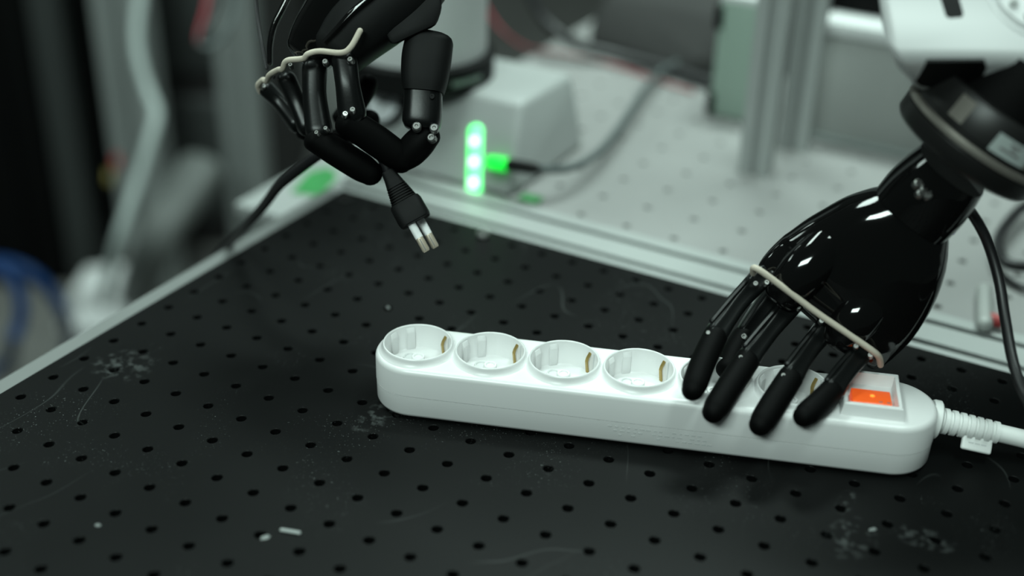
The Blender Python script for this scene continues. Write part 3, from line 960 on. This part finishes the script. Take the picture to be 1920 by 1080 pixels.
p1 = onz(1416, 318, -0.0102)
post('profile_post', p1.x, p1.y, 0.026, -0.0101, 0.42, 'aluminium slot post standing on the grey table, nearer of the two', 'posts on the grey table', 0.15)
p2 = onz(1484, 272, -0.0102)
post('profile_post', p2.x + 0.002, p2.y, 0.026, -0.0101, 0.42, 'aluminium slot post standing on the grey table, beside the grey cabinet', 'posts on the grey table', 0.15)
cb = thing('equipment_cabinet', 'grey metal cabinet with bright top edge behind the slot posts', 'cabinet', (0.36, 0.76, -0.010))
mesh('cabinet_body', box(0.262, 0.50, 0.680, 0.84, -0.0100, 0.085, 0.003), 'grey_metal', cb)
mesh('cabinet_lid', box(0.258, 0.505, 0.676, 0.845, 0.0855, 0.0985, 0.003), 'white_shell', cb)
mesh('cabinet_foot', box(0.262, 0.50, 0.672, 0.690, -0.0101, -0.006, 0.001), 'slot_dark', cb)
dk = mesh('dark_box', hull([V((x, y, z)) for x in (0.25, 0.55) for y in (0.71, 0.85) for z in (0.0990, 0.125)], 0.004, 2), 'black_case')
tag(dk, 'black box lying on top of the grey cabinet', 'box')
pn = thing('control_box', 'pale box with black corner guards leaning by the slot post', 'box', onz(1365, 232, -0.0102))
q0, q1 = onz(1330, 218, -0.0102), onz(1405, 232, -0.0102)
ud = V((q1.x - q0.x, q1.y - q0.y, 0)).normalized()
vd = V((-ud.y, ud.x, 0))
cc = q0.lerp(q1, .5) + vd * 0.03
mesh('box_body', obox(cc + Z * 0.056, ud, vd, Z, 0.021, 0.029, 0.055, 0.003, 2), 'pale_panel', pn)
mesh('box_top_highlight', obox(cc + Z * 0.1125, ud, vd, Z, 0.0205, 0.028, 0.004, 0.002, 2), 'white_shell', pn)  # white top slab puts the highlight on the box into colour
for zz in (0.012, 0.095):
    mesh('corner_guard', obox(cc - ud * 0.0205 - vd * 0.022 + Z * zz, ud, vd, Z, 0.004, 0.009, 0.011, 0.002, 2), 'black_case', pn)

ec = thing('equipment_bag', 'dark grey soft case lying at the back of the grey table', 'case', (0.03, 0.87, -0.010))
mesh('case_body', hull([V(p) + Y * 0.035 for p in ((-0.035, 0.765, -.010), (0.130, 0.725, -.010), (0.21, 0.80, -.010), (0.20, 1.05, -.010), (-0.03, 1.05, -.010), (-0.02, 0.80, .045), (0.120, 0.775, .050), (0.19, 0.83, .06), (0.18, 1.04, .06), (-0.02, 1.04, .06))], 0.012, 4), 'dark_fabric', ec)
mesh('case_lid', hull([V(p) + Y * 0.035 for p in ((-0.02, 0.86, .058), (0.17, 0.84, .058), (0.18, 1.03, .058), (-0.02, 1.03, .058), (0.0, 0.90, .13), (0.16, 0.88, .13), (0.16, 1.02, .13), (0.0, 1.02, .13))], 0.01, 3), 'black_case', ec)
o = mesh('thick_cable', cable([onz(x, y, z) for x, y, z in ((985, -30, .03), (1010, 20, .03), (1045, 60, .02), (1090, 85, .008), (1160, 105, .0), (1240, 125, -.002), (1310, 148, -.003), (1400, 175, -.003))], 0.006, 10), 'cable_black')
tag(o, 'thick black cable running past the dark case on the grey table', 'cable')
o = mesh('red_wire', cable([onz(x, y, z) for x, y, z in ((890, -30, .02), (912, 15, .02), (940, 55, .01), (985, 88, -.006), (1060, 102, -.007), (1150, 122, -.007), (1230, 150, -.007), (1300, 172, -.007))], 0.0014, 8), 'cable_red')
tag(o, 'thin red wire along the back edge of the grey table', 'wire')
# cable loop and small tool near the pressing hand
o = mesh('cable_loop', cable([onz(x, y, .004) for x, y in ((2250, 300), (2080, 330), (1990, 360), (1930, 380), (1888, 420), (1872, 455), (1885, 490), (1930, 500), (2050, 500), (2250, 440), (2400, 330))], 0.0042, 10), 'cable_black')
tag(o, 'black cable loop on the grey table at the right edge', 'cable')
o = mesh('black_wire', cable([onz(x, y, -.006) for x, y in ((1878, 515), (1905, 532), (1945, 545), (2060, 545), (2300, 480))], 0.0022, 8), 'cable_black')
tag(o, 'thin black wire under the cable loop at the right edge', 'wire')
st = thing('hand_tool', 'small grey tool with red end on the aluminium profile', 'tool', onz(1848, 600, -0.0101))
A_, B_ = onz(1845, 545, -0.004), onz(1846, 608, -0.004)
mesh('tool_body', cable([A_, B_], 0.0055, 12), 'grey_metal', st)
mesh('tool_tip', cable([onz(1858, 598, -.004), onz(1874, 602, -.004)], 0.0045, 12), 'red', st)

# lower side shelf with green label
sh = thing('side_shelf', 'pale shelf plate with green label beside the board corner', 'shelf', (-0.15, 0.46, -0.10))
mesh('shelf_plate', box(-0.172, -0.072, 0.385, 0.62, -0.083, -0.070, 0.003), 'aluminium', sh)
mesh('shelf_bracket', box(-0.12, -0.072, 0.40, 0.60, -0.80, -0.083, 0.003), 'rack_grey', sh)
mesh('green_label', prism([onz(x, y, -0.0698) for x, y in ((545, 362), (600, 368), (634, 332), (618, 314), (580, 322))], Z, 0.0006), 'green_label', sh, smooth=False)

# ------------------------------------------------------------------ room behind on the left
def vpost(px, py, d, w, label, rot):
    p = at(px, py, d)
    return post('frame_post', p.x, p.y, w, FZ, 0.9, label, 'frame posts behind the bench', rot)


vpost(242, 100, 2.25, 0.080, 'tall aluminium frame post beside the black rack', 0.45)
vpost(448, 100, 2.30, 0.066, 'tall aluminium frame post behind the plug-holding hand', 0.45)
# white cable hanging in front of the post
o = mesh('hanging_cable', pcable([(268, -40, 2.0), (256, 60, 2.0), (262, 120, 2.0), (280, 175, 2.0), (293, 215, 1.98), (280, 270, 1.97), (255, 350, 1.97), (225, 440, 1.97), (205, 515, 2.02), (199, 545, 2.06), (193, 568, 2.12)], 0.0088, 10), 'sticker')
tag(o, 'pale cable hanging in front of the frame post by the rack', 'cable')


def floor_pt(px, py):
    return onz(px, py, FZ)


# black rack: standing on the floor
rk = thing('server_rack', 'black rack cabinet standing on the floor at the left edge', 'rack', floor_pt(60, 565))
r0 = floor_pt(185, 545)
bx = V((RT.x, RT.y, 0)).normalized()
by = V((-bx.y, bx.x, 0))
mesh('rack_body', obox(r0 - bx * 0.42 + by * 0.40 + Z * 0.75, bx, by, Z, 0.36, 0.38, 0.749, 0.01), 'rack_black', rk)
mesh('rack_door', obox(r0 - bx * 0.44 + by * 0.012 + Z * 0.75, bx, by, Z, 0.32, 0.008, 0.72, 0.004), 'rack_black', rk)
mesh('rack_rail', obox(r0 - bx * 0.025 + by * 0.06 + Z * 0.75, bx, by, Z, 0.028, 0.05, 0.749, 0.004), 'rack_grey', rk)
mesh('rack_shelf', obox(r0 - bx * 0.16 + by * 0.004 + Z * 1.02, bx, by, Z, 0.15, 0.012, 0.05, 0.006), 'rack_grey', rk)
# backdrop cabinets between and behind the posts
k0 = floor_pt(370, 470)
kb = thing('dark_cabinet', 'dark grey low cabinet between the two frame posts', 'cabinet', k0)
mesh('cabinet_body', obox(k0 + by * 0.28 + Z * 0.36, bx, by, Z, 0.17, 0.26, 0.359, 0.02, 3), 'dark_fabric', kb)
mesh('cabinet_drawer', obox(k0 + by * 0.018 + Z * 0.50, bx, by, Z, 0.145, 0.012, 0.12, 0.01, 3), 'rack_grey', kb)
mesh('cabinet_drawer', obox(k0 + by * 0.018 + Z * 0.20, bx, by, Z, 0.145, 0.012, 0.13, 0.01, 3), 'rack_grey', kb)
mesh('cabinet_top', obox(k0 + by * 0.27 + Z * 0.735, bx, by, Z, 0.18, 0.28, 0.012, 0.006), 'grey_metal', kb)
o = mesh('yellow_tape', obox(k0 + by * 0.06 - bx * 0.05 + Z * 0.755, bx, by, Z, 0.035, 0.02, 0.008, 0.004), 'yellow')
tag(o, 'yellow roll of tape on the dark low cabinet', 'tape')
# slanted pale and white stand-ins for unidentified blurred shapes
o = mesh('slanted_stand_in', psweep([(378, 318, 2.20, 42, .03), (350, 360, 2.17, 42, .03), (300, 440, 2.12, 38, .03), (268, 515, 2.20, 34, .03), (254, 560, 2.32, 32, .03), (250, 580, 2.37, 32, .02)], RT, 24, 3, (0.8, 0.5), 4), 'stand_in_grey')
tag(o, 'pale grey slanted stand-in shape leaning towards the frame post foot', 'brace')
f0 = floor_pt(176, 604)
o = mesh('white_block', hull([f0 + bx * a + by * b + Z * c for a, b, c in ((-.06, -.05, 0), (.08, -.05, 0), (.08, .08, 0), (-.06, .08, 0), (-.02, -.03, .09), (.06, -.03, .10), (.06, .06, .10), (-.02, .06, .09))], 0.012, 3), 'white_shell')
tag(o, 'rounded white stand-in block below the slanted shape', 'block')
f1 = floor_pt(216, 668)
o = mesh('white_stand_in', obox(f1 + Z * 0.045, bx, by, Z, 0.055, 0.05, 0.044, 0.006), 'white_shell')
tag(o, 'white stand-in box on the floor in front of the rounded block', 'carton')
for nm, px, py, m, lb in (('red_connector', 219, 303, 'red', 'small red connector on the frame post beside the rack'), ('yellow_connector', 206, 332, 'yellow', 'small yellow connector below the red one by the rack')):
    o = mesh(nm, sweep([at(px, py - 8, 2.1), at(px, py + 8, 2.1)], [(.0055, .0055)] * 2, RT, 14, 3), m)
    tag(o, lb, 'connector')


def loop(cx, cy, rx, ry, d, a0, a1, n=14):
    return [(cx + rx * math.cos(math.radians(a0 + (a1 - a0) * k / n)), cy + ry * math.sin(math.radians(a0 + (a1 - a0) * k / n)), d + 0.01 * k / n) for k in range(n + 1)]


o = mesh('blue_cable', cable([at(-150, 420, 2.10), at(-90, 470, 2.02)] + [at(*q) for q in loop(-20, 580, 60, 80, 1.95, -110, 40)] + [floor_pt(15, 690) + Z * 0.012, floor_pt(-60, 720) + Z * 0.012], 0.0105, 10, 4), 'cable_blue')
tag(o, 'blue cable loop nearest the left edge of the frame', 'cable')
o = mesh('blue_cable', cable([at(-150, 440, 2.12)] + [at(*q) for q in ((-40, 488, 2.02), (10, 493, 2.0), (60, 513, 2.0), (100, 553, 2.02), (123, 598, 2.06))] + [floor_pt(133, 660) + Z * 0.02, floor_pt(120, 720) + Z * 0.012, floor_pt(60, 760) + Z * 0.012], 0.0105, 10, 5), 'cable_blue')
tag(o, 'blue cable arching down towards the board edge', 'cable')
# wires hanging at the top
wr = thing('wire_bundle', 'red and black wires hanging in a loop above the board', 'wires', at(385, 85, 1.5))
mesh('wire', pcable([(392, -30, 1.5), (386, 15, 1.5), (374, 60, 1.5), (372, 80, 1.5)], 0.0030, 8), 'cable_red', wr)
mesh('wire', pcable([(412, -30, 1.5), (400, 20, 1.5), (385, 50, 1.5), (374, 80, 1.5), (378, 88, 1.5)], 0.0040, 8), 'cable_black', wr)
mesh('wire', pcable([(446, -30, 1.5), (440, 20, 1.5), (425, 60, 1.5), (402, 84, 1.5), (382, 88, 1.5)], 0.0034, 8), 'cable_grey', wr)
# dark panel added to fill the black gap and pale bottle between post and hand
d0 = floor_pt(505, 330)
o = mesh('dark_gap_panel', obox(d0 + by * 0.80 + Z * 0.65, bx, by, Z, 0.035, 0.05, 0.649, 0.005), 'rack_black')
tag(o, 'narrow black panel filling the dark gap right of the second frame post', 'cabinet')
d1 = floor_pt(556, 262)
o = mesh('cloth_bundle', obox(d1 + by * 0.20 + bx * 0.09 + Z * 0.101, bx, by, Z, 0.10, 0.12, 0.10, 0.03, 3), 'grey_metal')
tag(o, 'pale bundle on the floor seen under the plug-holding hand', 'bundle')

# ------------------------------------------------------------------ debris on the board
specks = [(183, 985, .0035, .0022), (497, 1008, .0055, .0032), (1636, 993, .0050, .0022), (728, 577, .0035, .0020)]
for i, (x, y, a, b) in enumerate(specks):
    p = onz(x, y, 0)
    q = random.uniform(0, 3)
    ca, sa = V((math.cos(q), math.sin(q), 0)), V((-math.sin(q), math.cos(q), 0))
    o = mesh('plastic_crumb', hull([p + ca * (a * .5 * c) + sa * (b * .5 * d) + Z * zz for c, d, zz in ((-1, -.4, 0), (-.5, 1, 0), (.8, .9, 0), (1, -.3, 0), (.2, -1, 0), (-.3, 0, .0010), (.4, .1, .0013))]), 'debris', smooth=False)
    tag(o, ['tiny pale crumb at the lower left of the black board', 'pale crumb beside a hole at the front of the black board', 'pale crumb in front of the power strip switch', 'pale crumb between the plug and the power strip'][i], 'crumb', 'crumbs on the black board')
o = mesh('plastic_sliver', sweep([onz(527, 993, .0006), onz(546, 996, .0008), onz(562, 999, .0006)], [(.0012, .0006)] * 3, Y, 8), 'debris')
tag(o, 'thin pale plastic sliver at the front of the black board', 'sliver')
